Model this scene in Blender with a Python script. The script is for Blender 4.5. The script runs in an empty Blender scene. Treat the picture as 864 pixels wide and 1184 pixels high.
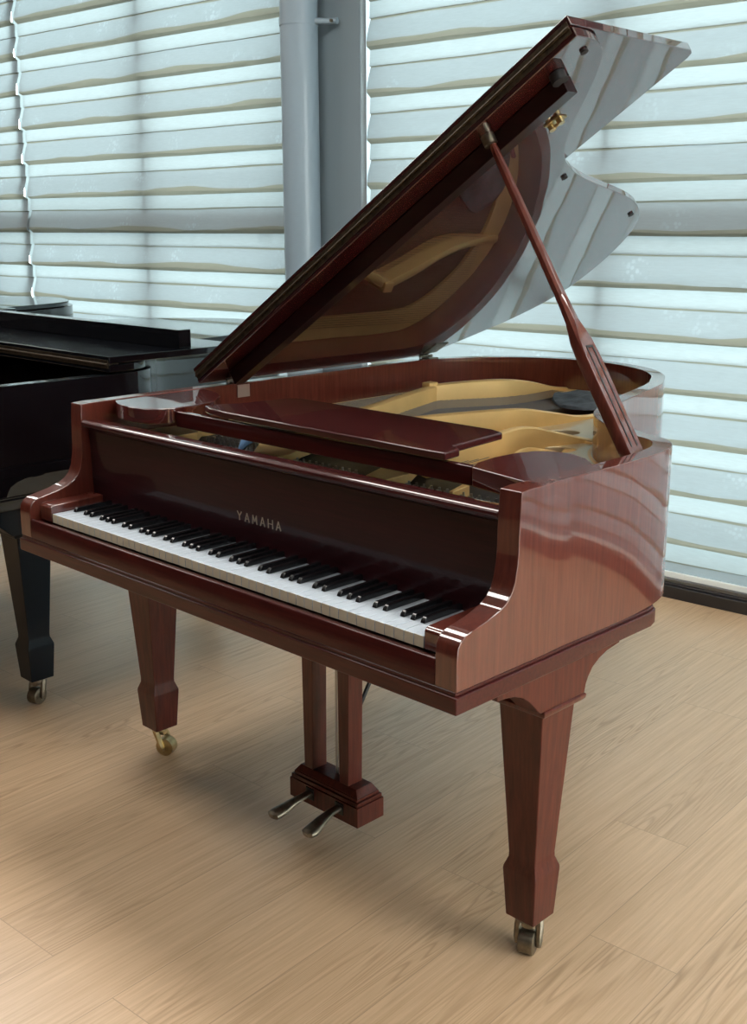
import bpy, bmesh, math, random
from mathutils import Vector, Matrix, noise
random.seed(7)
PI = math.pi
sc = bpy.context.scene
COL = sc.collection

# ------------------------------------------------------------------ materials
def new_mat(name):
    m = bpy.data.materials.new(name); m.use_nodes = True
    nt = m.node_tree; nt.nodes.clear()
    out = nt.nodes.new('ShaderNodeOutputMaterial')
    return m, nt, out
def N(nt, t, **k):
    n = nt.nodes.new(t)
    for a, b in k.items(): setattr(n, a, b)
    return n
def ramp(nt, pts):
    r = nt.nodes.new('ShaderNodeValToRGB'); e = r.color_ramp.elements
    while len(e) < len(pts): e.new(0.5)
    for i, (p, c) in enumerate(pts):
        e[i].position = p; e[i].color = (*c, 1)
    return r
def simple(name, col, rough=.4, metal=0, coat=0, coat_ior=1.5, bump=0, bscale=200, var=0, vscale=8, coat_rough=.03, ior=1.5):
    m, nt, out = new_mat(name); L = nt.links
    b = N(nt, 'ShaderNodeBsdfPrincipled')
    b.inputs['Base Color'].default_value = (*col, 1)
    b.inputs['Roughness'].default_value = rough; b.inputs['Metallic'].default_value = metal
    b.inputs['Coat Weight'].default_value = coat; b.inputs['Coat IOR'].default_value = coat_ior
    b.inputs['Coat Roughness'].default_value = coat_rough; b.inputs['IOR'].default_value = ior
    tc = N(nt, 'ShaderNodeTexCoord')
    if var:
        ns = N(nt, 'ShaderNodeTexNoise'); ns.inputs['Scale'].default_value = vscale; ns.inputs['Detail'].default_value = 5
        L.new(tc.outputs['Object'], ns.inputs['Vector'])
        r = ramp(nt, [(.25, tuple(c*(1-var) for c in col)), (.75, tuple(min(1, c*(1+var)) for c in col))])
        L.new(ns.outputs['Fac'], r.inputs['Fac']); L.new(r.outputs['Color'], b.inputs['Base Color'])
    if bump:
        nb = N(nt, 'ShaderNodeTexNoise'); nb.inputs['Scale'].default_value = bscale
        L.new(tc.outputs['Object'], nb.inputs['Vector'])
        bp = N(nt, 'ShaderNodeBump'); bp.inputs['Strength'].default_value = bump; bp.inputs['Distance'].default_value = .002
        L.new(nb.outputs['Fac'], bp.inputs['Height']); L.new(bp.outputs['Normal'], b.inputs['Normal'])
    L.new(b.outputs[0], out.inputs[0])
    return m
def wood_gloss(name, dark, light, stretch, coat_ior=2.1, coat=1.0, rough=.35):
    """polished veneer: fine grain lines stretched along one axis, clear lacquer on top"""
    m, nt, out = new_mat(name); L = nt.links
    b = N(nt, 'ShaderNodeBsdfPrincipled')
    tc = N(nt, 'ShaderNodeTexCoord'); mp = N(nt, 'ShaderNodeMapping')
    mp.inputs['Scale'].default_value = stretch
    L.new(tc.outputs['Object'], mp.inputs['Vector'])
    n1 = N(nt, 'ShaderNodeTexNoise'); n1.inputs['Scale'].default_value = 14; n1.inputs['Detail'].default_value = 8; n1.inputs['Roughness'].default_value = .65
    L.new(mp.outputs[0], n1.inputs['Vector'])
    r = ramp(nt, [(.3, dark), (.7, light)])
    L.new(n1.outputs['Fac'], r.inputs['Fac']); L.new(r.outputs['Color'], b.inputs['Base Color'])
    b.inputs['Roughness'].default_value = rough; b.inputs['Coat Weight'].default_value = coat
    b.inputs['Coat IOR'].default_value = coat_ior; b.inputs['Coat Roughness'].default_value = .02; b.inputs['Specular IOR Level'].default_value = .12
    n2 = N(nt, 'ShaderNodeTexNoise'); n2.inputs['Scale'].default_value = 2.2; n2.inputs['Detail'].default_value = 2
    L.new(tc.outputs['Object'], n2.inputs['Vector'])
    bp = N(nt, 'ShaderNodeBump'); bp.inputs['Strength'].default_value = .05; bp.inputs['Distance'].default_value = .02
    L.new(n2.outputs['Fac'], bp.inputs['Height'])
    L.new(bp.outputs['Normal'], b.inputs['Coat Normal'])
    L.new(b.outputs[0], out.inputs[0])
    return m
MAHOG_D, MAHOG_L = (.080, .0135, .009), (.135, .030, .018)
M = {}
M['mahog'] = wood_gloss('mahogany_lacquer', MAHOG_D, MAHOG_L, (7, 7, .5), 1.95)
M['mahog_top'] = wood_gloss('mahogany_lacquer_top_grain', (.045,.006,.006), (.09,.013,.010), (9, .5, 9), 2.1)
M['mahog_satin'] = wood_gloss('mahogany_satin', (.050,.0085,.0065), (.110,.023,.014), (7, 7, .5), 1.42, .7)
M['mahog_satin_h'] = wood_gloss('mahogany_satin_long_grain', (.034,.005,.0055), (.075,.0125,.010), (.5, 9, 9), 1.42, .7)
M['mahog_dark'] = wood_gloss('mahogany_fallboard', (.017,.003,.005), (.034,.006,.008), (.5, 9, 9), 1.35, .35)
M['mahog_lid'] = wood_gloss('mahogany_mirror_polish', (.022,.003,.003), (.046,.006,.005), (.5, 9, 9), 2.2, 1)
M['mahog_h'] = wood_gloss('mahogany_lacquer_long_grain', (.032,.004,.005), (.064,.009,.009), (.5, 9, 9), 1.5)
M['black'] = simple('black_lacquer', (.003, .004, .006), .3, ior=1.1, coat=1, coat_ior=1.5, coat_rough=.02)
M['black_satin'] = simple('black_satin', (.004, .008, .013), .4, ior=1.15, coat=.25, coat_rough=.1)
M['white_key'] = simple('white_key', (.64, .73, .82), .22, coat=.4)
M['key_front'] = simple('key_front', (.84, .78, .60), .4)
M['black_key'] = simple('black_key', (.008, .008, .010), .25, coat=.5)
M['gold'] = simple('gold_plate_paint', (.82, .55, .22), .40, metal=.35, var=.12, vscale=6, bump=.15, bscale=120)
M['brass'] = simple('aged_brass', (.52, .41, .22), .33, metal=1, var=.3, vscale=40)
M['brassdark'] = simple('tarnished_brass', (.24, .21, .16), .42, metal=1, var=.35, vscale=60)
M['steel'] = simple('steel', (.45, .45, .45), .3, metal=1)
M['sound'] = simple('soundboard', (.13, .085, .06), .45, var=.15, vscale=10)
M['string'] = simple('string_wire', (.20, .165, .15), .35, metal=.8)
M['felt'] = simple('blue_grey_felt', (.07, .085, .10), .95, var=.55, vscale=30, bump=.6, bscale=60)
M['bluefelt'] = simple('blue_felt', (.10, .22, .42), .9)
M['redfelt'] = simple('red_felt', (.22, .02, .03), .95)
M['rubber'] = simple('black_rubber', (.012, .012, .013), .6)
M['hinge'] = simple('rose_brass', (.40, .27, .22), .35, metal=.7, bump=.3, bscale=300)
M['batten'] = wood_gloss('ebonised_batten', (.010,.002,.003), (.018,.004,.004), (.5, 9, 9), 1.4, .5)
M['hinge_dark'] = simple('dark_bronze', (.055,.04,.024), .45, metal=.7, var=.5, vscale=90)
M['wall'] = simple('grey_wall', (.175, .225, .255), .7, bump=.1, bscale=60)
M['pipe'] = simple('painted_pipe', (.23, .30, .35), .45, coat=.2)
M['whiteplastic'] = simple('white_plastic', (.75, .8, .8), .4)
M['track'] = simple('black_track', (.012, .012, .014), .35, coat=.4)
M['ledge'] = simple('beige_ledge', (.42, .38, .33), .6)
M['backwall'] = simple('dark_wall', (.045, .035, .035), .8)
M['ceiling'] = simple('ceiling_paint', (.22, .22, .22), .9)
M['frame'] = simple('window_frame', (.20, .22, .23), .5)

def emis(name, col, s):
    m, nt, out = new_mat(name)
    e = N(nt, 'ShaderNodeEmission'); e.inputs['Color'].default_value = (*col, 1); e.inputs['Strength'].default_value = s
    nt.links.new(e.outputs[0], out.inputs[0]); return m
M['fill_lamp'] = emis('fill_diffuser', (1.0, .95, .88), 11.0)  # glow of the added ceiling fill panels

def glass_mat():
    m, nt, out = new_mat('window_glass'); L = nt.links
    t = N(nt, 'ShaderNodeBsdfTransparent'); g = N(nt, 'ShaderNodeBsdfGlossy'); g.inputs['Roughness'].default_value = .02
    t.inputs['Color'].default_value = (.93, .97, .97, 1)
    mx = N(nt, 'ShaderNodeMixShader'); mx.inputs[0].default_value = .06
    L.new(t.outputs[0], mx.inputs[1]); L.new(g.outputs[0], mx.inputs[2]); L.new(mx.outputs[0], out.inputs[0]); return m
M['glass'] = glass_mat()

def cloth(name, trans, refl, pattern=False):
    m, nt, out = new_mat(name); L = nt.links
    tr = N(nt, 'ShaderNodeBsdfTranslucent'); df = N(nt, 'ShaderNodeBsdfDiffuse')
    df.inputs['Color'].default_value = (*refl, 1)
    tc = N(nt, 'ShaderNodeTexCoord')
    mp = N(nt, 'ShaderNodeMapping'); mp.inputs['Scale'].default_value = (6, 1, 60)
    L.new(tc.outputs['Object'], mp.inputs['Vector'])
    ns = N(nt, 'ShaderNodeTexNoise'); ns.inputs['Scale'].default_value = 3; ns.inputs['Detail'].default_value = 6; ns.inputs['Roughness'].default_value = .7
    L.new(mp.outputs[0], ns.inputs['Vector'])
    r = ramp(nt, [(.3, tuple(c*.84 for c in trans)), (.7, tuple(min(1, c*1.12) for c in trans))])
    L.new(ns.outputs['Fac'], r.inputs['Fac'])
    last = r.outputs['Color']
    # broad unevenness of the woven cloth
    if pattern:
        # scattered blossom sprigs woven in: clusters of small petals
        v1 = N(nt, 'ShaderNodeTexVoronoi', feature='F1'); v1.inputs['Scale'].default_value = 5.2
        v2 = N(nt, 'ShaderNodeTexVoronoi', feature='F1'); v2.inputs['Scale'].default_value = 48
        L.new(tc.outputs['Object'], v1.inputs['Vector']); L.new(tc.outputs['Object'], v2.inputs['Vector'])
        a = N(nt, 'ShaderNodeMapRange'); a.inputs[1].default_value = .12; a.inputs[2].default_value = .42; a.inputs[3].default_value = 1; a.inputs[4].default_value = 0
        L.new(v1.outputs['Distance'], a.inputs[0])
        b2 = N(nt, 'ShaderNodeMapRange'); b2.inputs[1].default_value = .30; b2.inputs[2].default_value = .46; b2.inputs[3].default_value = 1; b2.inputs[4].default_value = 0
        L.new(v2.outputs['Distance'], b2.inputs[0])
        mu = N(nt, 'ShaderNodeMath', operation='MULTIPLY'); L.new(a.outputs[0], mu.inputs[0]); L.new(b2.outputs[0], mu.inputs[1])
        mx = N(nt, 'ShaderNodeMix', data_type='RGBA')
        L.new(mu.outputs[0], mx.inputs[0]); L.new(last, mx.inputs[6]); mx.inputs[7].default_value = (*[min(1, c*1.42) for c in trans], 1)
        last = mx.outputs[2]
    L.new(last, tr.inputs['Color'])
    ad = N(nt, 'ShaderNodeAddShader'); L.new(tr.outputs[0], ad.inputs[0]); L.new(df.outputs[0], ad.inputs[1])
    L.new(ad.outputs[0], out.inputs[0]); return m
M['vane_bright'] = cloth('sheer_white_band', (.071, .092, .098), (.14, .14, .14))
M['vane_pattern'] = cloth('floral_woven_band', (.051, .067, .073), (.14, .14, .14), True)
M['vane_fold_shade'] = cloth('beige_hem_and_shadow_line', (.038, .041, .034), (.12, .12, .10))  # doubled hem cloth, reused for the painted shadow line below bright bands

def floor_mat():
    m, nt, out = new_mat('oak_vinyl_planks'); L = nt.links
    b = N(nt, 'ShaderNodeBsdfPrincipled')
    tc = N(nt, 'ShaderNodeTexCoord')
    # planks run along Y (rotate into brick X)
    mp = N(nt, 'ShaderNodeMapping'); mp.inputs['Rotation'].default_value = (0, 0, PI/2)
    mp.inputs['Location'].default_value = (.33, .06, 0)
    L.new(tc.outputs['Object'], mp.inputs['Vector'])
    br = N(nt, 'ShaderNodeTexBrick'); br.offset = .37; br.offset_frequency = 2
    br.inputs['Scale'].default_value = 1.0; br.inputs['Brick Width'].default_value = 1.22; br.inputs['Row Height'].default_value = .196
    br.inputs['Mortar Size'].default_value = .0011; br.inputs['Mortar Smooth'].default_value = .3
    br.inputs['Color1'].default_value = (0, 0, 0, 1); br.inputs['Color2'].default_value = (1, 1, 1, 1); br.inputs['Bias'].default_value = 0
    L.new(mp.outputs[0], br.inputs['Vector'])
    # per-plank shift of the grain
    sh = N(nt, 'ShaderNodeVectorMath', operation='MULTIPLY_ADD')
    L.new(br.outputs['Color'], sh.inputs[0]); sh.inputs[1].default_value = (7.3, 3.1, 5.7); L.new(tc.outputs['Object'], sh.inputs[2])
    m2 = N(nt, 'ShaderNodeMapping'); m2.inputs['Scale'].default_value = (11.0, .5, 1)
    L.new(sh.outputs[0], m2.inputs['Vector'])
    # cathedral rings: contour lines of a stretched noise field
    n1 = N(nt, 'ShaderNodeTexNoise'); n1.inputs['Scale'].default_value = .9; n1.inputs['Detail'].default_value = 2.5; n1.inputs['Roughness'].default_value = .45
    L.new(m2.outputs[0], n1.inputs['Vector'])
    mul = N(nt, 'ShaderNodeMath', operation='MULTIPLY'); mul.inputs[1].default_value = 34; L.new(n1.outputs['Fac'], mul.inputs[0])
    fr = N(nt, 'ShaderNodeMath', operation='FRACT'); L.new(mul.outputs[0], fr.inputs[0])
    rr = ramp(nt, [(0, (.60, .60, .60)), (.18, (.10, .10, .10)), (.7, (.0, .0, .0)), (1, (.60, .60, .60))])
    L.new(fr.outputs[0], rr.inputs['Fac'])
    m3 = N(nt, 'ShaderNodeMapping'); m3.inputs['Scale'].default_value = (55, 1.6, 1); L.new(sh.outputs[0], m3.inputs['Vector'])
    n2 = N(nt, 'ShaderNodeTexNoise'); n2.inputs['Scale'].default_value = 2; n2.inputs['Detail'].default_value = 6; n2.inputs['Roughness'].default_value = .7
    L.new(m3.outputs[0], n2.inputs['Vector'])
    # broad zones where the figure shows at all
    m4 = N(nt, 'ShaderNodeMapping'); m4.inputs['Scale'].default_value = (3.5, .9, 1); L.new(sh.outputs[0], m4.inputs['Vector'])
    n3 = N(nt, 'ShaderNodeTexNoise'); n3.inputs['Scale'].default_value = 1; n3.inputs['Detail'].default_value = 2
    L.new(m4.outputs[0], n3.inputs['Vector'])
    zr = N(nt, 'ShaderNodeMapRange'); zr.inputs[1].default_value = .42; zr.inputs[2].default_value = .66
    L.new(n3.outputs['Fac'], zr.inputs[0])
    fig = N(nt, 'ShaderNodeMath', operation='MULTIPLY'); L.new(rr.outputs['Color'], fig.inputs[0]); L.new(zr.outputs[0], fig.inputs[1])
    fine = ramp(nt, [(.30, (.52, .345, .20)), (.70, (.70, .49, .31))])
    L.new(n2.outputs['Fac'], fine.inputs['Fac'])
    mxa = N(nt, 'ShaderNodeMix', data_type='RGBA'); L.new(fig.outputs[0], mxa.inputs[0]); L.new(fine.outputs['Color'], mxa.inputs[6]); mxa.inputs[7].default_value = (.30, .185, .095, 1)
    # plank-to-plank tone
    tone = N(nt, 'ShaderNodeMix', data_type='RGBA', blend_type='MULTIPLY'); tone.inputs[0].default_value = 1
    tr = ramp(nt, [(0, (.95, .945, .94)), (1, (1.03, 1.03, 1.03))]); L.new(br.outputs['Color'], tr.inputs['Fac'])
    L.new(mxa.outputs[2], tone.inputs[6]); L.new(tr.outputs['Color'], tone.inputs[7])
    seam = N(nt, 'ShaderNodeMix', data_type='RGBA'); L.new(br.outputs['Fac'], seam.inputs[0]); L.new(tone.outputs[2], seam.inputs[6]); seam.inputs[7].default_value = (.40, .275, .17, 1)
    L.new(seam.outputs[2], b.inputs['Base Color'])
    b.inputs['Roughness'].default_value = .42; b.inputs['IOR'].default_value = 1.5; b.inputs['Coat Weight'].default_value = .6; b.inputs['Coat Roughness'].default_value = .26; b.inputs['Coat IOR'].default_value = 1.6
    bp = N(nt, 'ShaderNodeBump'); bp.inputs['Strength'].default_value = .12; bp.inputs['Distance'].default_value = .002
    L.new(n2.outputs['Fac'], bp.inputs['Height']); L.new(bp.outputs['Normal'], b.inputs['Normal'])
    L.new(b.outputs[0], out.inputs[0]); return m
M['floor'] = floor_mat()

# ------------------------------------------------------------------ mesh helpers
def obj(name, bm, mat, parent=None, bevel=0, smooth=False, seg=2, mats=None):
    bmesh.ops.recalc_face_normals(bm, faces=bm.faces)
    me = bpy.data.meshes.new(name); bm.to_mesh(me); bm.free()
    o = bpy.data.objects.new(name, me); COL.objects.link(o)
    for mm in (mats or [mat]): me.materials.append(mm)
    if parent: o.parent = parent
    if bevel:
        md = o.modifiers.new('bevel', 'BEVEL'); md.width = bevel; md.segments = seg; md.limit_method = 'ANGLE'; md.angle_limit = math.radians(38); md.harden_normals = True
        me.polygons.foreach_set('use_smooth', [True]*len(me.polygons))
    elif smooth:
        me.polygons.foreach_set('use_smooth', [True]*len(me.polygons))
        try: me.set_sharp_from_angle(angle=math.radians(40))
        except Exception: pass
    return o
def box(bm, x0, x1, y0, y1, z0, z1, mi=0):
    v = [bm.verts.new(p) for p in [(x0,y0,z0),(x1,y0,z0),(x1,y1,z0),(x0,y1,z0),(x0,y0,z1),(x1,y0,z1),(x1,y1,z1),(x0,y1,z1)]]
    for f in [(0,3,2,1),(4,5,6,7),(0,1,5,4),(1,2,6,5),(2,3,7,6),(3,0,4,7)]:
        bm.faces.new([v[i] for i in f]).material_index = mi
def prism(bm, poly, axis, a, b, fn=None):
    """poly: 2D points; axis 0: poly=(y,z) extruded in x ; 1: (x,z) in y ; 2: (x,y) in z"""
    def P(p, t):
        q = {0:(t,p[0],p[1]),1:(p[0],t,p[1]),2:(p[0],p[1],t)}[axis]
        return fn(q) if fn else q
    A = [bm.verts.new(P(p, a)) for p in poly]; Bv = [bm.verts.new(P(p, b)) for p in poly]
    n = len(poly)
    bm.faces.new(A); bm.faces.new(Bv[::-1])
    for i in range(n): bm.faces.new((A[i], A[(i+1)%n], Bv[(i+1)%n], Bv[i]))
def loft(bm, rings, closed=True, cap=True):
    R = [[bm.verts.new(p) for p in r] for r in rings]
    n = len(R[0])
    for a, b in zip(R, R[1:]):
        for i in range(n if closed else n-1):
            j = (i+1) % n
            bm.faces.new((a[i], a[j], b[j], b[i]))
    if cap and closed:
        bm.faces.new(R[0][::-1]); bm.faces.new(R[-1])
def sq(cx, cy, hx, hy, z): return [(cx-hx,cy-hy,z),(cx+hx,cy-hy,z),(cx+hx,cy+hy,z),(cx-hx,cy+hy,z)]
def tube(bm, pts, rads, seg=10, flat=1.0):
    pts = [Vector(p) for p in pts]
    if not isinstance(rads, (list, tuple)): rads = [rads]*len(pts)
    rings = []
    for i, p in enumerate(pts):
        t = (pts[min(i+1, len(pts)-1)] - pts[max(i-1, 0)]).normalized()
        up = Vector((0,0,1)) if abs(t.z) < .9 else Vector((1,0,0))
        s = t.cross(up).normalized(); u = s.cross(t).normalized()
        rings.append([p + s*math.cos(2*PI*k/seg)*rads[i] + u*math.sin(2*PI*k/seg)*rads[i]*flat for k in range(seg)])
    loft(bm, rings)
def cyl(bm, p0, p1, r, seg=16): tube(bm, [p0, p1], r, seg)
def cat(pts, n=6, closed=False):
    """Catmull-Rom through 2D points"""
    out = []; m = len(pts)
    g = (lambda i: pts[i % m]) if closed else (lambda i: pts[max(0, min(m-1, i))])
    for i in range(m if closed else m-1):
        p0, p1, p2, p3 = g(i-1), g(i), g(i+1), g(i+2)
        for k in range(n):
            t = k/n
            out.append(tuple(.5*((2*b)+(-a+c)*t+(2*a-5*b+4*c-d)*t*t+(-a+3*b-3*c+d)*t**3) for a, b, c, d in zip(p0, p1, p2, p3)))
    if not closed: out.append(tuple(pts[-1]))
    return out
def empty(name, loc, label, cat_, group=None, rz=0):
    o = bpy.data.objects.new(name, None); COL.objects.link(o); o.location = loc; o.rotation_euler = (0,0,rz)
    o['label'] = label; o['category'] = cat_
    if group: o['group'] = group
    return o
def tag(o, label, c, group=None):
    o['label'] = label; o['category'] = c
    if group: o['group'] = group
def struct(name, bm, mat, bevel=0, parent=None):
    o = obj(name, bm, mat, parent, bevel)
    if not parent: o['kind'] = 'structure'
    return o

# ------------------------------------------------------------------ camera
W = 1.43
cam = bpy.data.cameras.new('camera'); co = bpy.data.objects.new('camera', cam); COL.objects.link(co)
yaw, pitch, roll = .77892, -.24898, -.00345
fw = Vector((-math.sin(yaw)*math.cos(pitch), math.cos(yaw)*math.cos(pitch), math.sin(pitch)))
r0 = Vector((math.cos(yaw), math.sin(yaw), 0)); u0 = r0.cross(fw)
rr_ = r0*math.cos(roll) + u0*math.sin(roll); uu_ = -r0*math.sin(roll) + u0*math.cos(roll)
mw = Matrix((( rr_.x, uu_.x, -fw.x, 2.56563), (rr_.y, uu_.y, -fw.y, -1.34409), (rr_.z, uu_.z, -fw.z, 1.43537), (0,0,0,1)))
co.matrix_world = mw
cam.sensor_fit = 'HORIZONTAL'; cam.sensor_width = 36; cam.lens = 1320.06/864*36; cam.clip_start = .05
sc.camera = co

# ------------------------------------------------------------------ the grand piano
RIM = [(W-.002,.30),(W,.45),(W-.002,.56),(W-.012,.645),(W-.033,.705),(W-.075,.752),(W-.145,.785),(W-.225,.835),(W-.295,.895),(W-.35,.965),(W-.39,1.05),(W-.43,1.16),(W-.478,1.34),(W-.52,1.48),(W-.56,1.56),(W-.62,1.66),(W-.72,1.755),(.58,1.815),(.44,1.835),(.30,1.805),(.18,1.735),(.08,1.63),(.02,1.52),(0,1.40),(0,1.1),(0,.8),(0,.55),(0,.30)]
LIDOUT = [(1.440,.5635),(1.440,.60),(1.432,.648),(1.408,.695),(1.347,.750),(1.284,.795),(1.177,.869),(1.086,.959),(1.036,1.05),(1.005,1.134),(.98,1.229),(.945,1.376),(.912,1.493),(.872,1.582),(.824,1.65),(.768,1.7),(.68,1.75),(.56,1.79),(.44,1.805),(.33,1.785),(.22,1.72),(.13,1.635),(.05,1.55),(-.004,1.50)]

def rim_path():
    body = cat(RIM, 5)
    return body
def offset(path, d):
    out = []
    for i, p in enumerate(path):
        a = Vector(path[max(0, i-1)]); b = Vector(path[min(len(path)-1, i+1)]); t = (b-a).normalized()
        out.append((p[0]-t.y*d, p[1]+t.x*d))
    return out
CHEEK = [(0,.735),(.002,.755),(.010,.767),(.022,.774),(.04,.778),(.08,.786),(.112,.7955),(.130,.806),(.143,.820),(.151,.838),(.156,.862),(.158,.89),(.1585,.92),(.160,.955),(.163,.993)]

def loft_open_wall(bm, outer, inner, z0, tops):
    n = len(outer)
    R = [[bm.verts.new((o[0],o[1],z0)), bm.verts.new((o[0],o[1],t)), bm.verts.new((i[0],i[1],t)), bm.verts.new((i[0],i[1],z0))] for o, i, t in zip(outer, inner, tops)]
    for a, b in zip(R, R[1:]):
        for k in range(4):
            j = (k+1) % 4; bm.faces.new((a[k], a[j], b[j], b[k]))
    bm.faces.new(R[0][::-1]); bm.faces.new(R[-1])

def leg_mesh(cx, cy, top, hx=.064):
    bm = bmesh.new()
    loft(bm, [sq(cx,cy,.0345,.0345,.083), sq(cx,cy,.0408,.0408,.188), sq(cx,cy,.0402,.0402,.194), sq(cx,cy,.0332,.0332,.214), sq(cx,cy,.0328,.0328,.224), sq(cx,cy,hx-.0125,hx-.0125,top)])
    return bm
def caster(parent, cx, cy, ang, mat, wheelmat):
    """fork with a swivel horn and a roller"""
    d = Vector((math.cos(ang), math.sin(ang), 0)); s = Vector((-d.y, d.x, 0)); c = Vector((cx, cy, 0)); off = d*(.008 if ang < -1 else .018)
    bm = bmesh.new()
    cyl(bm, c+Vector((0,0,.084)), c+Vector((0,0,.070)), .022)
    for sg in (-1, 1):
        pts = [c + s*sg*.0195 + Vector((0,0,.076)) - d*.004, c + off*.3 + s*sg*.022 + Vector((0,0,.055)), c + off*.8 + s*sg*.022 + Vector((0,0,.030)), c + off + s*sg*.022 + Vector((0,0,.018))]
        tube(bm, pts, [.009, .0085, .008, .006], 8)
    tube(bm, [c - d*.014 + Vector((0,0,.066)), c + d*.016 + Vector((0,0,.064))], [.017, .013], 10, .5)
    cyl(bm, c+off-s*.027+Vector((0,0,.0255)), c+off+s*.027+Vector((0,0,.0255)), .0045, 10)
    f = obj('caster', bm, mat, parent, 0, True)
    bm = bmesh.new()
    w = [c+off+s*t+Vector((0,0,.0255)) for t in (-.0165,-.0145,.0145,.0165)]
    tube(bm, w, [.021,.0255,.0255,.021], 24)
    obj('roller', bm, wheelmat, f, 0, True)
    return f

def build_grand(root, wood, wood_h, full=True):
    satin, satin_h, fbm = (M['mahog_satin'], M['mahog_satin_h'], M['mahog_dark']) if full else (M['black_satin'], wood, wood)
    # --- rim with cheeks, one wall
    body = rim_path()
    cheekR = [(W, y) for y, z in CHEEK]; zR = [z for y, z in CHEEK]
    ext = [(W,.19),(W,.245)]
    cheekL = [(0, y) for y, z in CHEEK][::-1]; zL = zR[::-1]
    outer = cheekR + ext + body + [(0,.245),(0,.19)] + cheekL
    tops = zR + [.995]*2 + [.995]*len(body) + [.995]*2 + zL
    ib = offset(body, .040)
    t = .048
    inner = [(W-t, y) for _, y in cheekR] + [(W-t,.19),(W-.044,.245)] + ib + [(.044,.245),(t,.19)] + [(t, y) for _, y in cheekL]
    bm = bmesh.new(); loft_open_wall(bm, outer, inner, .679, tops)
    obj('rim', bm, wood, root, .0035)
    # --- bottom frame: keybed with a bead, rounded rear corners
    pts = [(-.004,-.005),(W+.004,-.005),(W+.004,.60),(W-.004,.628),(W-.03,.645),(.03,.645),(.004,.628),(-.004,.60)]
    bm = bmesh.new(); prism(bm, pts, 2, .640, .672)
    pts2 = [(-.001+.002,-.001),(W-.001,-.001),(W-.001,.60),(W-.008,.625),(W-.03,.640),(.03,.640),(.008,.625),(.001,.60)]
    prism(bm, pts2, 2, .671, .6792)
    obj('keybed', bm, satin_h, root, .003)
    # underside: bottom of the case behind the keybed (soundboard with beams)
    bm = bmesh.new(); prism(bm, offset(body, .039), 2, .86, .87)
    sb = obj('soundboard', bm, M['sound'], root)
    bm = bmesh.new()
    for a, b in [((.15,.64),(.45,1.6)), ((1.25,.64),(.75,1.5)), ((.7,.64),(.62,1.75))]:
        dx, dy = b[0]-a[0], b[1]-a[1]; l = math.hypot(dx, dy); nx, ny = -dy/l*.04, dx/l*.04
        prism(bm, [(a[0]+nx,a[1]+ny),(a[0]-nx,a[1]-ny),(b[0]-nx,b[1]-ny),(b[0]+nx,b[1]+ny)], 2, .70, .80)
    obj('beam', bm, wood_h, root, .003)
    # --- key slip
    prof = [(.0,.6795),(.0,.722),(.003,.7265),(.008,.7275),(.012,.725),(.0145,.7205),(.027,.7205),(.027,.6795)]
    bm = bmesh.new(); prism(bm, prof, 0, t+.0005, W-t-.0005)
    obj('key_slip', bm, satin_h, root, .0012)
    # --- key blocks
    for x0, x1 in ((t+.0005, .1005), (1.3305, W-t-.0005)):
        bm = bmesh.new()
        prism(bm, [(.029,.722),(.029,.757),(.034,.7625),(.042,.764),(.178,.768),(.178,.722)], 0, x0, x1)
        obj('key_block', bm, wood, root, .003)
    # --- fallboard, upright behind the keys with a rounded nose rail
    bm = bmesh.new()
    prism(bm, [(.184,.735),(.180,.928),(.196,.930),(.205,.735)], 0, t+.001, W-t-.001)
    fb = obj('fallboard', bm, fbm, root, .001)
    bm = bmesh.new()
    prism(bm, [(.163,.938),(.1585,.943),(.159,.949),(.164,.953),(.172,.954),(.218,.948),(.218,.936),(.180,.930),(.172,.932)], 0, t+.001, W-t-.001)
    obj('nose_rail', bm, wood_h, fb, .001)
    # --- legs
    for cx, cy in ((W-(.0685 if full else .088), .320), (.087, .320)):
        bm = leg_mesh(cx, cy, .546)
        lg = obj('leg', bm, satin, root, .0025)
        caster(lg, cx, cy, .6*(-2) if cx > .5 else (.45 if full else 3.6), M['brassdark'] if cx > .5 else M['brass'], M['brassdark'] if cx > .5 else M['brass'])
        side = W-.002 if cx > .5 else .002 if not full else .010
        sg = -1 if cx > .5 else 1
        # moulding collar
        bm = bmesh.new(); hx = .064
        loft(bm, [sq(cx,cy,hx-.003,hx-.003,.5461), sq(cx,cy,hx+.002,hx+.002,.552), sq(cx,cy,hx+.003,hx+.003,.559), sq(cx,cy,hx-.002,hx-.002,.5635)])
        obj('collar', bm, satin, lg, .001)
        # bracket : arched plate along the side, a second one along the front
        bm = bmesh.new()
        arc = [(.112,.6395),(.112,.628),(.135,.6265),(.16,.622),(.185,.612),(.205,.598),(.222,.582),(.240,.5638),(.380,.5638)]
        arc += [(.384,.580),(.392,.594),(.404,.608),(.425,.620),(.452,.6285),(.495,.634),(.495,.6395)]
        prism(bm, arc, 0, side, side+sg*.055)
        box(bm, min(side+sg*.054, side+sg*.128), max(side+sg*.054, side+sg*.128), .27, .365, .5638, .6395)
        obj('bracket', bm, satin, root, .0015)
    cx, cy = .50, 1.50
    bm = leg_mesh(cx, cy, .70); lg = obj('leg', bm, satin, root, .0025)
    caster(lg, cx, cy, 1.2, M['brass'], M['brass'])
    # --- lyre
    bm = bmesh.new()
    for z0, z1, g in ((.068,.118,0), (.118,.128,.003), (.128,.136,.008), (.136,.152,.020)):
        if g == .020:
            loft(bm, [sq(.741,.372,.118-.009,.044-.009,.136), sq(.741,.372,.118-.022,.044-.018,.153)])
        else:
            box(bm, .741-.118+g, .741+.118-g, .372-.044+g, .372+.044-g, z0, z1)
    ly = obj('pedal_lyre', bm, satin, root, .0015)
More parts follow.
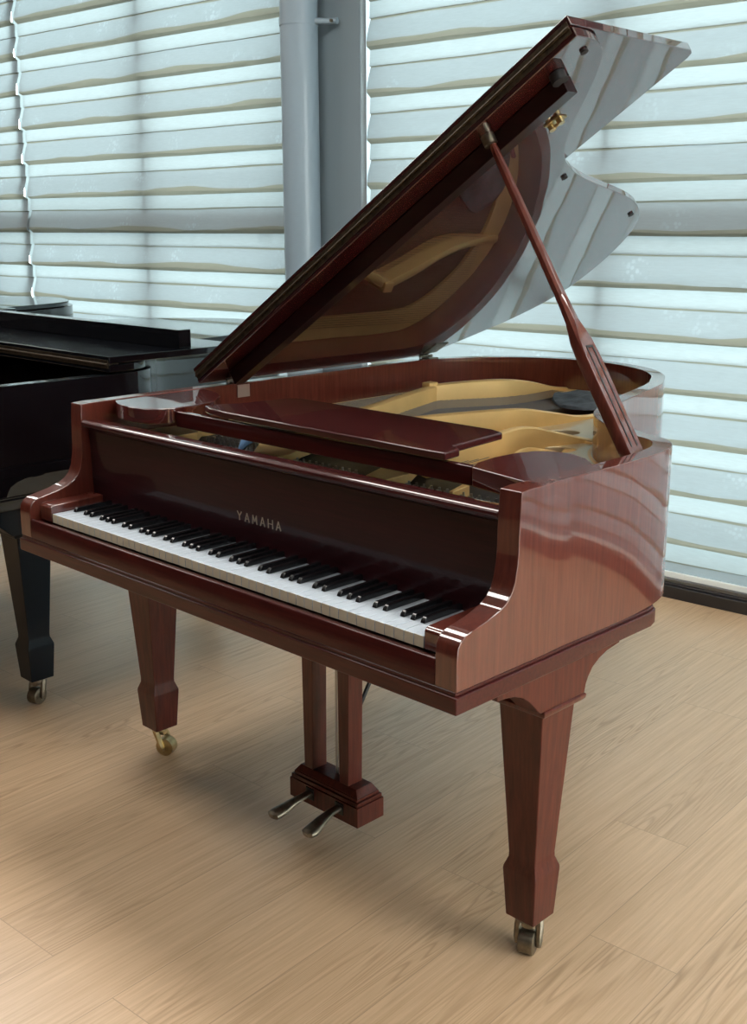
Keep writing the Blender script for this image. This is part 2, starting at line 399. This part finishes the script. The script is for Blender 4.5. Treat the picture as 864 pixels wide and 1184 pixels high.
    for xc in (.6745, .797):
        bm = bmesh.new()
        loft(bm, [sq(xc, .368, .0150, .023, .1525), sq(xc, .368, .0215, .023, .6398)])
        obj('lyre_post', bm, satin, ly, .0015)
    for xr in (.743, .754):
        bm = bmesh.new(); cyl(bm, (xr,.375,.153), (xr,.375,.6398), .003, 8); obj('pedal_rod', bm, M['steel'], ly, 0, True)
    bm = bmesh.new(); tube(bm, [(.80,.392,.33),(.80,.60,.6398)], .005, 8); obj('lyre_brace', bm, M['rubber'], ly, 0, True)
    for xp, dx in ((.697,-.004), (.799,.002)):
        bm = bmesh.new()
        pts = [(xp,.345,.100),(xp,.325,.100),(xp,.30,.099),(xp+dx,.275,.094),(xp+dx*2,.25,.085),(xp+dx*3,.232,.080),(xp+dx*3,.220,.079),(xp+dx*3,.215,.078)]
        tube(bm, pts, [.012,.012,.012,.0145,.0190,.0210,.0185,.010], 16, .55)
        pd = obj('pedal', bm, M['brassdark'], ly, 0, True)
        bm = bmesh.new(); box(bm, xp-.014, xp+.014, .3255, .329, .084, .114); obj('pedal_plate', bm, M['rubber'], pd, .002)
    return body

LBL = 'open red mahogany grand piano on square tapered legs with brass casters'
grand = empty('grand_piano', (0,0,0), LBL, 'piano')
body = build_grand(grand, M['mahog'], M['mahog_h'])

# --- keys
x0 = .1025; ww = (1.3285-.1025)/52
note = ['A','B','C','D','E','F','G']
wk = None
def link_copy(src, parent, loc):
    c = src.copy(); COL.objects.link(c); c.parent = parent; c.location = loc; return c
bm = bmesh.new()
box(bm, .0005, ww-.0005, .031, .183, .7225, .7446)
for f in bm.faces:
    if f.calc_center_median().y < .0315: f.material_index = 1
wk = obj('white_key', bm, M['white_key'], grand, .0008, mats=[M['white_key'], M['key_front']]); wk.location = (x0,0,0)
for i in range(1, 52):
    k = link_copy(wk, grand, (x0+i*ww, 0, (random.random()-.5)*.0006)); 
bm = bmesh.new()
loft(bm, [[(-.0055,.078,.7448),(.0055,.078,.7448),(.0055,.183,.7448),(-.0055,.183,.7448)],
          [(-.0048,.0805,.751),(.0048,.0805,.751),(.0048,.183,.752),(-.0048,.183,.752)],
          [(-.0043,.0855,.7555),(.0043,.0855,.7555),(.0043,.183,.7565),(-.0043,.183,.7565)]])
bk = obj('black_key', bm, M['black_key'], grand, .0009)
first = True
for i in range(51):
    n = note[i % 7]
    if n in 'ACDFG':
        sh = {'A':.0012,'C':-.0016,'D':.0016,'F':-.0018,'G':0}[n]
        loc = (x0+(i+1)*ww+sh, 0, 0)
        if first: bk.location = loc; first = False
        else: link_copy(bk, grand, loc)
# --- name on the fallboard, inlaid pale metal letters
LET = {'Y': [[(0,1),(.5,.48)],[(1,1),(.5,.48)],[(.5,.5),(.5,0)]],
       'A': [[(0,0),(.5,1)],[(1,0),(.5,1)],[(.2,.34),(.8,.34)]],
       'M': [[(0,0),(.08,1)],[(.08,1),(.5,.28)],[(.5,.28),(.92,1)],[(.92,1),(1,0)]],
       'H': [[(0,0),(0,1)],[(1,0),(1,1)],[(0,.5),(1,.5)]]}
bm = bmesh.new()
lx, lh, lw, pitch_ = .637, .0200, .0145, .0262
for ch in 'YAMAHA':
    for (a, b) in LET[ch]:
        pa = Vector((lx+a[0]*lw, 0, .799+a[1]*lh)); pb = Vector((lx+b[0]*lw, 0, .799+b[1]*lh))
        d = (pb-pa).normalized(); s = Vector((-d.z,0,d.x))*(.0013 if abs(d.z) > .4 else .0007)
        q = [pa+s, pb+s, pb-s, pa-s]
        prism(bm, [(v.x, v.z) for v in q], 1, .1815, .1835)
    lx += pitch_
obj('name_lettering', bm, simple('inlay', (.50,.42,.34), .35, metal=.8), grand)

# --- side blocks of the desk (left and right glossy shoulders)
def shoulder(pts):
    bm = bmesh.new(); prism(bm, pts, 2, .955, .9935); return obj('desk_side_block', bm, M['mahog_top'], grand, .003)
shoulder([(.0485,.262),(.10,.236),(.17,.226),(.222,.236),(.252,.262),(.262,.30),(.262,.36),(.240,.43),(.18,.50),(.12,.535),(.0445,.545)])
shoulder([(1.382,.232),(1.238,.262),(1.218,.30),(1.210,.36),(1.213,.42),(1.228,.465),(1.26,.490),(1.30,.495),(1.345,.475),(1.3885,.435),(1.3865,.26)])
# --- desk tray front rail
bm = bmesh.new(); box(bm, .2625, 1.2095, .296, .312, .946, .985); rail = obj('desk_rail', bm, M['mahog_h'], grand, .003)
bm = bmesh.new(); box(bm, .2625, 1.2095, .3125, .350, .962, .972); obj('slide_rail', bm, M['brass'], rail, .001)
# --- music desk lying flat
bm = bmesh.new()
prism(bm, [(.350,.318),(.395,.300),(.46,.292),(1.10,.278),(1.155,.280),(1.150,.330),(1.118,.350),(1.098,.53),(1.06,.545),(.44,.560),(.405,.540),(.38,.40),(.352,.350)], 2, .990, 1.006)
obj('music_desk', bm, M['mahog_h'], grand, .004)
# --- iron plate
ins = offset(body, .041)
ring_in = offset(body, .115)
bm = bmesh.new()
R = [[bm.verts.new((a[0],a[1],.898)), bm.verts.new((b[0],b[1],.890)), bm.verts.new((b[0],b[1],.876)), bm.verts.new((a[0],a[1],.876))] for a, b in zip(ins, ring_in)]
for a, b in zip(R, R[1:]):
    for k in range(4): bm.faces.new((a[k], a[(k+1)%4], b[(k+1)%4], b[k]))
bm.faces.new(R[0][::-1]); bm.faces.new(R[-1])
box(bm, .05, 1.38, .206, .245, .872, .896)
plate = obj('iron_plate', bm, M['gold'], grand, .003)
def rib(pts, th, z0=.878, name='plate_strut'):
    """pts (x,y,ztop)"""
    P = cat(pts, 5); bm = bmesh.new(); rings = []
    for i, p in enumerate(P):
        a = Vector(P[max(0,i-1)][:2]); b = Vector(P[min(len(P)-1,i+1)][:2]); t = (b-a).normalized(); n = Vector((-t.y, t.x))*th/2
        x, y, z = p
        rings.append([(x-n.x,y-n.y,z0),(x-n.x,y-n.y,z-.004),(x-n.x*.5,y-n.y*.5,z),(x+n.x*.5,y+n.y*.5,z),(x+n.x,y+n.y,z-.004),(x+n.x,y+n.y,z0)])
    loft(bm, rings); return obj(name, bm, M['gold'], plate, 0, True)
rib([(.445,.54,.945),(.43,.60,.948),(.404,.795,.950),(.325,1.03,.950),(.250,1.26,.950)], .030)
rib([(.245,1.255,.952),(.295,1.36,.957),(.350,1.465,.958),(.372,1.57,.945),(.372,1.70,.915),(.37,1.80,.900)], .026)
bm = bmesh.new(); box(bm, .228, .262, 1.235, 1.275, .878, .960); obj('strut_boss', bm, M['gold'], plate, .004)
rib([(.565,.54,.945),(.575,.60,.948),(.60,.78,.950),(.66,.93,.953),(.722,1.075,.952),(.748,1.20,.930),(.757,1.32,.908),(.76,1.48,.902)], .024)
rib([(.885,.52,.945),(.90,.57,.950),(.915,.72,.954),(.905,.86,.953),(.93,.96,.930),(.965,1.05,.905),(.99,1.10,.900)], .024)
# treble web of the plate with two lightening holes
bm = bmesh.new()
web = [(1.19,.50),(1.04,.60),(.97,.72),(.93,.86),(.83,.90),(.72,1.02),(.70,1.15),(.735,1.30),(.86,1.40),(.96,1.19),(1.03,.98),(1.12,.86),(1.25,.78),(1.35,.72),(1.385,.6),(1.385,.48)]
holes = [(.835,1.095,.040,.062,.55), (.965,.905,.038,.055,.55)]
outer_v = [bm.verts.new((x,y,.897)) for x, y in cat(web, 3, True)]
eds = [bm.edges.new((outer_v[i], outer_v[(i+1)%len(outer_v)])) for i in range(len(outer_v))]
for hx, hy, ra, rb, an in holes:
    hv = []
    for k in range(24):
        a = 2*PI*k/24; px, py = ra*math.cos(a), rb*math.sin(a)
        hv.append(bm.verts.new((hx+px*math.cos(-an)-py*math.sin(-an), hy+px*math.sin(-an)+py*math.cos(-an), .897)))
    eds += [bm.edges.new((hv[i], hv[(i+1)%24])) for i in range(24)]
bmesh.ops.triangle_fill(bm, use_beauty=True, use_dissolve=True, edges=eds)
ext = bmesh.ops.extrude_face_region(bm, geom=list(bm.faces))
for v in [g for g in ext['geom'] if isinstance(g, bmesh.types.BMVert)]: v.co.z -= .014
obj('treble_web', bm, simple('pale_gold_plate', (.66,.56,.38), .30, metal=.6, var=.1), plate, .002)
# raised lips round the holes
rib([(1.10,.62,.905),(1.00,.70,.915),(.955,.80,.915),(.975,.86,.905),(1.06,.86,.900)], .012, .895, 'web_lip')
rib([(.70,1.02,.90),(.80,1.03,.908),(.90,1.03,.906),(1.0,1.03,.90)], .012, .895, 'web_lip')
# pin block flanges seen through the front opening
for P_ in ([(.05,.25),(.17,.25),(.18,.42),(.10,.50),(.05,.52)],[(.49,.35),(.57,.35),(.57,.40),(.53,.47),(.50,.56),(.38,.56),(.39,.46)],[(.86,.36),(.92,.36),(.92,.43),(.86,.53),(.82,.53),(.82,.46)],[(1.09,.37),(1.10,.37),(1.085,.44),(1.055,.47),(1.07,.43)]):
    bm = bmesh.new(); prism(bm, P_, 2, .880, .905); obj('plate_web', bm, M['gold'], plate, .002)
bm = bmesh.new(); box(bm, .05, 1.38, .246, .62, .871, .876); obj('pin_block', bm, M['rubber'], plate)
# tuning pins: the rows that show through the opening
bm = bmesh.new(); cyl(bm, (0,0,0), (0,0,.020), .0028, 8); bmesh.ops.create_cone(bm, cap_ends=True, segments=8, radius1=.0045, radius2=.0045, depth=.006, matrix=Matrix.Translation((0,0,.010)))
pin = obj('tuning_pin', bm, M['steel'], plate, 0, True); k = 0
spans = [(.20,.37),(.58,.80),(.94,1.20)]
pos = []
for row in range(4):
    for a, b in spans:
        n = int((b-a)/.0205)
        for j in range(n): pos.append((a+(b-a)*(j+.5*(row%2))/n, (.372 if a > .3 else .44)+row*.020))
pos = pos[:96]
pin.location = (pos[0][0], pos[0][1], .876)
for p in pos[1:]: link_copy(pin, plate, (p[0], p[1], .876))
# strings: one countless sheet of fine wires
bm = bmesh.new()
for i in range(150):
    x = .10 + i*.0083
    xe = x - .03 if x < .95 else x
    ye = 1.70 if x < .64 else max(.60, 1.05-(x-.66)*1.0)
    if x > 1.32: break
    for (a, b) in [((x,.56,.9045),(xe,ye,.902))]:
        bm_v = [bm.verts.new((a[0]-.0006,a[1],a[2])), bm.verts.new((a[0]+.0006,a[1],a[2])), bm.verts.new((b[0]+.0006,b[1],b[2])), bm.verts.new((b[0]-.0006,b[1],b[2])),
                bm.verts.new((a[0],a[1],a[2]+.0012)), bm.verts.new((b[0],b[1],b[2]+.0012))]
        bm.faces.new((bm_v[0],bm_v[1],bm_v[2],bm_v[3])); bm.faces.new((bm_v[1],bm_v[4],bm_v[5],bm_v[2])); bm.faces.new((bm_v[4],bm_v[0],bm_v[3],bm_v[5]))
st = obj('strings', bm, M['string'], grand); st['kind'] = 'stuff'
# felt over the tail and small cloths
def draped(name, pts, z, h, mat, parent):
    bm = bmesh.new(); P = cat(pts, 4, True); cx_ = sum(p[0] for p in P)/len(P); cy_ = sum(p[1] for p in P)/len(P)
    rings = []
    for f in (1, .97, .8, .55, .3, .06):
        rings.append([(cx_+(x-cx_)*f, cy_+(y-cy_)*f, z + (0 if f == 1 else h*(.6+.4*(1-f))) + (noise.noise(Vector((x*14*f, y*14*f, 0)))*h*.9 if f < 1 else 0)) for x, y in P])
    loft(bm, rings); return obj(name, bm, mat, parent, 0, True)
draped('damping_cloth', [(.47,1.60),(.56,1.46),(.66,1.40),(.735,1.45),(.74,1.58),(.66,1.67),(.55,1.70)], .905, .016, M['felt'], grand)
bm = bmesh.new(); tube(bm, [(.66,1.70,.906),(.72,1.64,.908),(.79,1.56,.908),(.83,1.45,.906)], .008, 8); obj('felt_strip', bm, M['redfelt'], grand, 0, True)
bm = bmesh.new(); tube(bm, [(.415,.37,.895),(.39,.41,.908),(.365,.46,.914),(.345,.51,.912)], [.006,.014,.018,.012], 12, .6); obj('muting_felt', bm, M['bluefelt'], grand, 0, True)

# --- lid: main leaf propped open, front leaf folded back on it
lid = bpy.data.objects.new('lid', None)
th = math.radians(32.32)
def lid_frame(angle, z, x=.007):
    e = Vector((math.cos(angle),0,math.sin(angle))); n = Vector((-math.sin(angle),0,math.cos(angle))); o = Vector((x,0,z))
    return lambda q: o + e*q[0] + Vector((0,q[1],0)) + n*q[2]
def build_lid(root, fn, wood, bumpers=True):
    out = cat(LIDOUT, 4)
    bm = bmesh.new(); prism(bm, out + [(-.004,.5635)], 2, 0, .021, fn)
    mn = obj('lid_leaf', bm, wood, root, .002)
    flap = [(1.440,.5635),(1.434,1.018),(1.427,1.031),(1.412,1.037),(.02,1.037),(.002,1.02),(-.004,.5635)]
    bm = bmesh.new(); prism(bm, flap, 2, .026, .047, fn)
    fl = obj('front_flap', bm, wood, mn, .002)
    bm = bmesh.new(); prism(bm, [(-.002,.5625),(1.428,.5625),(1.428,.60),(-.002,.60)], 2, .0212, .0258, fn)
    prism(bm, [(.002,.5612),(1.434,.5612),(1.434,.5634),(.002,.5634)], 2, .011, .036, fn)
    cyl(bm, fn((0,.5605,.0235)), fn((1.434,.5605,.0235)), .0034, 8)
    obj('piano_hinge', bm, M['hinge_dark'], mn)
    return mn, fl
fn = lid_frame(th, 1.003)
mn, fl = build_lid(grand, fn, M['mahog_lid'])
mn.name = 'lid'
bm = bmesh.new(); prism(bm, [(.055,.632),(1.338,.632),(1.338,.668),(.055,.668)], 2, -.040, -.0002, fn)
obj('lid_batten', bm, M['batten'], mn, .002)
def disc(name, s, y, n0, n1, r, mat, par, f=fn):
    bm = bmesh.new(); cyl(bm, f((s,y,n0)), f((s,y,n1)), r, 20); return obj(name, bm, mat, par, 0, True)
disc('bumper_cap', 1.338, .622, -.020, -.001, .017, M['rubber'], mn)
for s, y in ((1.408,.627),(1.005,1.055),(.845,1.575)): disc('rubber_bumper', s, y, -.005, -.0002, .0080, M['rubber'], mn)
disc('screw', 1.27, .730, -.003, -.0002, .005, M['brassdark'], mn)
bm = bmesh.new()
prism(bm, [(1.18,.765),(1.222,.765),(1.222,.800),(1.18,.800)], 2, -.003, -.0002, fn)
cyl(bm, fn((1.187,.782,-.014)), fn((1.187,.782,-.001)), .008, 12); cyl(bm, fn((1.212,.783,-.014)), fn((1.212,.783,-.001)), .008, 12)
cyl(bm, fn((1.184,.783,-.010)), fn((1.215,.783,-.010)), .004, 8)
obj('lid_catch', bm, M['brass'], mn, 0, True)
disc('prop_cup', 1.135, .620, -.022, -.0002, .015, M['brassdark'], mn)
# --- lid prop
top = Vector(fn((1.135,.625,-.012))); bot = Vector((1.358,.625,.972))
ax = (top-bot); L_ = ax.length; ax.normalize()
wy = Vector((0,1,0)); wy = (wy - ax*wy.dot(ax)).normalized(); wx = wy.cross(ax).normalized()
bm = bmesh.new(); rings = []
for t, hy, hx in ((0,.024,.0125),(.02,.027,.0135),(.30,.027,.0135),(.36,.0235,.013),(.42,.0165,.012),(.50,.0125,.0105),(.75,.0105,.010),(.97,.0085,.0085),(1,.006,.006)):
    c = bot + ax*L_*t; r = .35 if t < .4 else .55
    ring = []
    for sx, sy in ((-1,-1),(1,-1),(1,1),(-1,1)):
        k = 1-.0
        a = c + wx*hx*sx*(1-r) + wy*hy*sy; b_ = c + wx*hx*sx + wy*hy*sy*(1-r if t > .4 else .9)
        ring += ([a, b_] if (sx*sy) < 0 else [b_, a]) if sx*sy else []
    # order as an octagon
    ring = sorted(ring, key=lambda p: math.atan2((p-c).dot(wy)/hy, (p-c).dot(wx)/hx))
    rings.append([tuple(p) for p in ring])
loft(bm, rings)
prop = obj('lid_prop', bm, M['mahog'], grand, .001)
# the slot with the short prop folded into it, on the face towards +x
bm = bmesh.new()
def PP(t, a, b): return tuple(bot + ax*L_*t + wy*a + wx*b)
sgn = 1 if wx.x > 0 else -1
for (a0, a1) in ((-.012,-.008),(.008,.012)):
    for dummy in (0,):
        v = [bm.verts.new(PP(t, a, sgn*b)) for t, a, b in [(.03,a0,.0130),(.03,a1,.0130),(.33,a1,.0130),(.33,a0,.0130),(.03,a0,.0142),(.03,a1,.0142),(.33,a1,.0142),(.33,a0,.0142)]]
        for f in [(0,3,2,1),(4,5,6,7),(0,1,5,4),(1,2,6,5),(2,3,7,6),(3,0,4,7)]: bm.faces.new([v[i] for i in f])
v = [bm.verts.new(PP(t, a, sgn*b)) for t, a, b in [(.33,-.012,.0130),(.33,.012,.0130),(.337,.012,.0130),(.337,-.012,.0130),(.33,-.012,.0142),(.33,.012,.0142),(.337,.012,.0142),(.337,-.012,.0142)]]
for f in [(0,3,2,1),(4,5,6,7),(0,1,5,4),(1,2,6,5),(2,3,7,6),(3,0,4,7)]: bm.faces.new([v[i] for i in f])
obj('prop_slot', bm, M['rubber'], prop)
bm = bmesh.new(); box(bm, 1.335, 1.3875, .57, .66, .955, .972); obj('prop_bracket', bm, M['brassdark'], prop, .002)
# --- lid hinges on the spine
for y in (.690, 1.50):
    bm = bmesh.new(); box(bm, .0405, .0425, y-.022, y+.022, .955, .990); h = obj('hinge', bm, M['hinge'], grand)
    bm = bmesh.new(); box(bm, .010, .0425, y-.022, y+.022, .9945, .9970)
    prism(bm, [(.02,y-.03),(.085,y-.03),(.085,y+.03),(.02,y+.03)], 2, -.0025, -.0003, fn)
    cyl(bm, (.006,y-.03,1.0), (.006,y+.03,1.0), .0045, 10); obj('hinge_leaf', bm, M['brassdark'], h)
# bumper blocks on the rim top
for x, y in ((1.388,.565),):
    pass

# ------------------------------------------------------------------ black pianos to the left
def black_grand(loc, label, sy=1.0):
    r = empty('grand_piano', loc, label, 'piano')
    build_grand(r, M['black'], M['black'], False)
    f2 = lid_frame(0, 1.002, -.004)
    m2, f_ = build_lid(r, f2, M['black']); m2.name = 'lid'
    return r, m2, f2
bp1, m2, f2 = black_grand((-1.817,-.084,0), 'black grand piano beside the red one, closed lid with its front flap folded back')
bp1.scale = (1, 1.08, 1)
bm = bmesh.new(); prism(bm, [(.03,.815),(1.418,.815),(1.418,.858),(.03,.858)], 2, .0472, .106, f2)
obj('lid_batten', bm, M['black'], m2, .002)
bp2, m3, f3 = black_grand((-3.84,.30,0), 'black grand piano farthest left, only its lid tail showing before the blinds')

# ------------------------------------------------------------------ room
BX, BY = .371, 2.497
WROT = math.atan2(.063, .998)
def wall_empty(name, s, z=0, off=0):
    return (BX + math.cos(WROT)*s + math.sin(WROT)*(-off)*1, BY + math.sin(WROT)*s + math.cos(WROT)*off, z)
def WP(s, off, z):
    return (BX + math.cos(WROT)*s - math.sin(WROT)*off, BY + math.sin(WROT)*s + math.cos(WROT)*off, z)
def wbox(bm, s0, s1, o0, o1, z0, z1):
    v = [bm.verts.new(WP(*p)) for p in [(s0,o0,z0),(s1,o0,z0),(s1,o1,z0),(s0,o1,z0),(s0,o0,z1),(s1,o0,z1),(s1,o1,z1),(s0,o1,z1)]]
    for f in [(0,3,2,1),(4,5,6,7),(0,1,5,4),(1,2,6,5),(2,3,7,6),(3,0,4,7)]: bm.faces.new([v[i] for i in f])
CEIL = 3.1
SL, SR = -7.2, 5.4           # wall extents
FRONT = -6.5                 # wall behind the camera (offset from window wall)
bm = bmesh.new(); box(bm, SL-.2, SR+.2, FRONT-.2, .30, -.1, 0)
fl_ = obj('floor', bm, M['floor']); fl_['kind'] = 'structure'; fl_.location = (BX, BY, 0); fl_.rotation_euler = (0,0,WROT)
bm = bmesh.new(); wbox(bm, SL-.2, SR+.2, FRONT-.2, .30, CEIL, CEIL+.1); struct('ceiling', bm, M['ceiling'])
bm = bmesh.new(); wbox(bm, SL-.2, SL, FRONT, .25, 0, CEIL); struct('wall_left', bm, M['backwall'])
bm = bmesh.new(); wbox(bm, SR, SR+.2, FRONT, -3.2, 0, CEIL); wbox(bm, SR, SR+.2, -.4, .25, 0, CEIL); wbox(bm, SR, SR+.2, -3.2, -.4, 0, .12); wbox(bm, SR, SR+.2, -3.2, -.4, 2.86, CEIL); struct('wall_right', bm, M['backwall'])
bm = bmesh.new(); wbox(bm, SR+.10, SR+.106, -3.2, -.4, .12, 2.86); w3 = struct('window_3', bm, M['glass'])  # assumed side window, unseen, added to light the floor and right-hand faces
bm = bmesh.new()
for t_ in (-3.2, -1.82, -.44): wbox(bm, SR+.07, SR+.13, t_, t_+.045, .12, 2.86)
obj('window_frame', bm, M['frame'], w3)
bm = bmesh.new(); wbox(bm, SL-.2, SR+.2, FRONT-.2, FRONT, 0, CEIL); struct('wall_behind_camera', bm, M['backwall'])
# window wall: lintel, column, piers
bm = bmesh.new(); wbox(bm, SL, SR, .09, .25, 2.86, CEIL); struct('wall_lintel', bm, M['wall'])
bm = bmesh.new(); wbox(bm, -2.03, -1.56, -.015, .25, 0, CEIL); struct('wall_column', bm, M['wall'], .004)
# windows
wins = [(SL, -2.03), (-1.56, SR)]
for i, (a, b) in enumerate(wins):
    bm = bmesh.new(); wbox(bm, a, b, .14, .146, .09, 2.86)
    w = struct('window_%d' % (i+1), bm, M['glass'])
    bm = bmesh.new()
    wbox(bm, a, b, .12, .17, .085, .13); wbox(bm, a, b, .12, .17, 2.82, 2.86)
    wbox(bm, a, b, .062, .165, 1.385, 1.475)
    s = {0: [-6.35,-4.75,-3.155], 1: [-.36, 1.24, 2.84, 4.44]}[i]
    for t_ in s: wbox(bm, t_-.022, t_+.022, .056, .165, .09, 2.86)
    wf = obj('window_frame', bm, M['frame'], w)
bm = bmesh.new(); wbox(bm, SL, -2.03, .09, .25, 0, .085); wbox(bm, -1.56, SR, .09, .25, 0, .085); struct('wall_sill', bm, M['ledge'])
bm = bmesh.new()
for a, b in wins:
    wbox(bm, a, b, .0, .09, .0, .050); wbox(bm, a, b, .012, .03, .050, .058)
struct('baseboard_window', bm, M['track'], .003)
bm = bmesh.new()
for a, b in wins: wbox(bm, a, b, .031, .09, .0505, .086)
struct('trim_1', bm, M['ledge'])
# white cover strip beside the column
def tape(name, a, b, off):
    bm = bmesh.new(); bm.faces.new([bm.verts.new(WP(*p)) for p in [(a,off,.0585),(b,off,.0585),(b,off,2.86),(a,off,2.86)]]); struct(name, bm, M['vane_bright'])
tape('trim_2', -1.561, -1.529, -.012)
tape('trim_3', -4.33, -4.245, .050)

# pipe with clamp
pr = empty('downpipe', WP(-1.835,-.112,0), 'painted grey round pipe standing before the column between the blinds', 'pipe')
bm = bmesh.new(); cyl(bm, (0,0,0), (0,0,CEIL), .084, 40); obj('pipe_body', bm, M['pipe'], pr, 0, True)
bm = bmesh.new()
tube(bm, [(0,0,2.270),(0,0,2.300)], .087, 40)
tube(bm, [(.078,.02,2.285),(.115,.072,2.285),(.155,.088,2.285)], [.015,.015,.015], 12, .9)
cl_ = obj('pipe_clamp', bm, M['pipe'], pr, 0, True)
bm = bmesh.new(); cyl(bm, (.140,.060,2.285), (.140,.078,2.285), .007, 10); obj('clamp_screw', bm, M['brassdark'], cl_, 0, True)

# zebra blinds: flat bright bands alternating with soft patterned folds
PER, Z0 = .1945, 1.380
def blind(s0, s1, label, off=.03, seed=0):
    r = empty('zebra_blind', WP(s0, off, 0), label, 'window blind')
    r.rotation_euler = (0,0,WROT)
    bm = bmesh.new()
    nx = max(8, int((s1-s0)/.05)); ks = range(-7, 8)
    w_ = s1-s0
    def col(z, off_, amp, j, kx):
        x = w_*kx/nx
        wv = noise.noise(Vector((x*1.5+seed*7.7, j*3.1, seed))) + .4*noise.noise(Vector((x*5+seed, j*5.3, 4.2)))
        return (x, off_, z + amp*wv)
    rows = []
    for k in ks:
        zt = Z0 + k*PER
        rows += [(zt, -.002, 0.003, 0, k), (zt-.067, -.008, .005, 0, k)]                 # bright band
        rows += [(zt-.0675, .002, .005, 2, k), (zt-.073, -.001, .006, 2, k+.3), (zt-.0732, -.001, .006, 1, k+.3), (zt-.100, -.010, .004, 1, k), (zt-.135, -.022, .008, 1, k), (zt-.165, -.028, .026, 1, k+.5)]  # thin darker strip first: shadow line under the bright band, put into the cloth
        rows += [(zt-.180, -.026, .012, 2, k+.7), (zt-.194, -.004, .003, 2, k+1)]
    rows = [q for q in rows if True]
    rows = [q for q in rows if .07 < q[0] < 2.83]
    zs = [q[0] for q in rows]
    rows += [(2.835, -.004, 0, 1, 99), (.090, -.004, 0, 1, -99)]
    rows.sort(key=lambda q: -q[0])
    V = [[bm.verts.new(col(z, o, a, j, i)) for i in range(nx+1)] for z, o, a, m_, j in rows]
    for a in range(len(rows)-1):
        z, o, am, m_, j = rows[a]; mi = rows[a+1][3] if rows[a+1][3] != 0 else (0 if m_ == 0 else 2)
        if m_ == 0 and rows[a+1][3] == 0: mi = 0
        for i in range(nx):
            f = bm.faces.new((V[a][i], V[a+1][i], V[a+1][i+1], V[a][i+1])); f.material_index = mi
    o = obj('blind_cloth', bm, None, r, 0, True, mats=[M['vane_bright'], M['vane_pattern'], M['vane_fold_shade']])
    bm = bmesh.new(); box(bm, 0, w_, -.016, .012, .080, .104); obj('bottom_rail', bm, M['whiteplastic'], r, .003)
    bm = bmesh.new(); box(bm, 0, w_, -.045, .035, 2.79, 2.86); obj('head_rail', bm, M['whiteplastic'], r, .004)
    return r
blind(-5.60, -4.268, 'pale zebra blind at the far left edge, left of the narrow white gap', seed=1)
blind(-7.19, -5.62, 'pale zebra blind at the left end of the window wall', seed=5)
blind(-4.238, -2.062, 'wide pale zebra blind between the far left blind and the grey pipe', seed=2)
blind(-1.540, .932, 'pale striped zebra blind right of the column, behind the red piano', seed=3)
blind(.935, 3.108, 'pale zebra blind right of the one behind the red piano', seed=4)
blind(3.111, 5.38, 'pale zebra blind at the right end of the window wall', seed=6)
# pull cord at the side of the left blind
# ceiling fill panels: assumed, out of view, added to brighten the floor
def fill_lamp(x, y, lab):
    r = empty('added_ceiling_light', (x,y,CEIL), lab, 'fill_lamp', 'added ceiling fill panels')
    bm = bmesh.new()
    for a in ((-.62,.62,-.32,-.30),(-.62,.62,.30,.32),(-.62,-.60,-.30,.30),(.60,.62,-.30,.30)): box(bm, a[0],a[1],a[2],a[3], -.03, 0)
    obj('frame', bm, M['whiteplastic'], r)
    bm = bmesh.new(); box(bm, -.60, .60, -.30, .30, -.022, -.004); obj('diffuser', bm, M['fill_lamp'], r)
for i, (x, y) in enumerate([(-4.6,.9),(-2.6,.9),(-.6,.9),(1.4,.9),(3.2,.9),(3.2,-.8),(-.6,-.8),(-3.0,-1.0)]):
    fill_lamp(x, y, 'added rectangular ceiling fill panel above the showroom floor, out of view')

# ------------------------------------------------------------------ sky outside
wd = bpy.data.worlds.new('sky'); sc.world = wd; wd.use_nodes = True
bg = wd.node_tree.nodes['Background']; bg.inputs['Color'].default_value = (1.0, .985, .96, 1); bg.inputs['Strength'].default_value = 11.5

sc.view_settings.view_transform = 'Standard'; sc.view_settings.look = 'None'
sc.view_settings.gamma = 1; sc.view_settings.use_curve_mapping = False; sc.view_settings.exposure = .12
sc.cycles.use_denoising = True
sc.cycles.max_bounces = 10; sc.cycles.diffuse_bounces = 5; sc.cycles.glossy_bounces = 6; sc.cycles.transparent_max_bounces = 8
sc.cycles.sample_clamp_indirect = 6
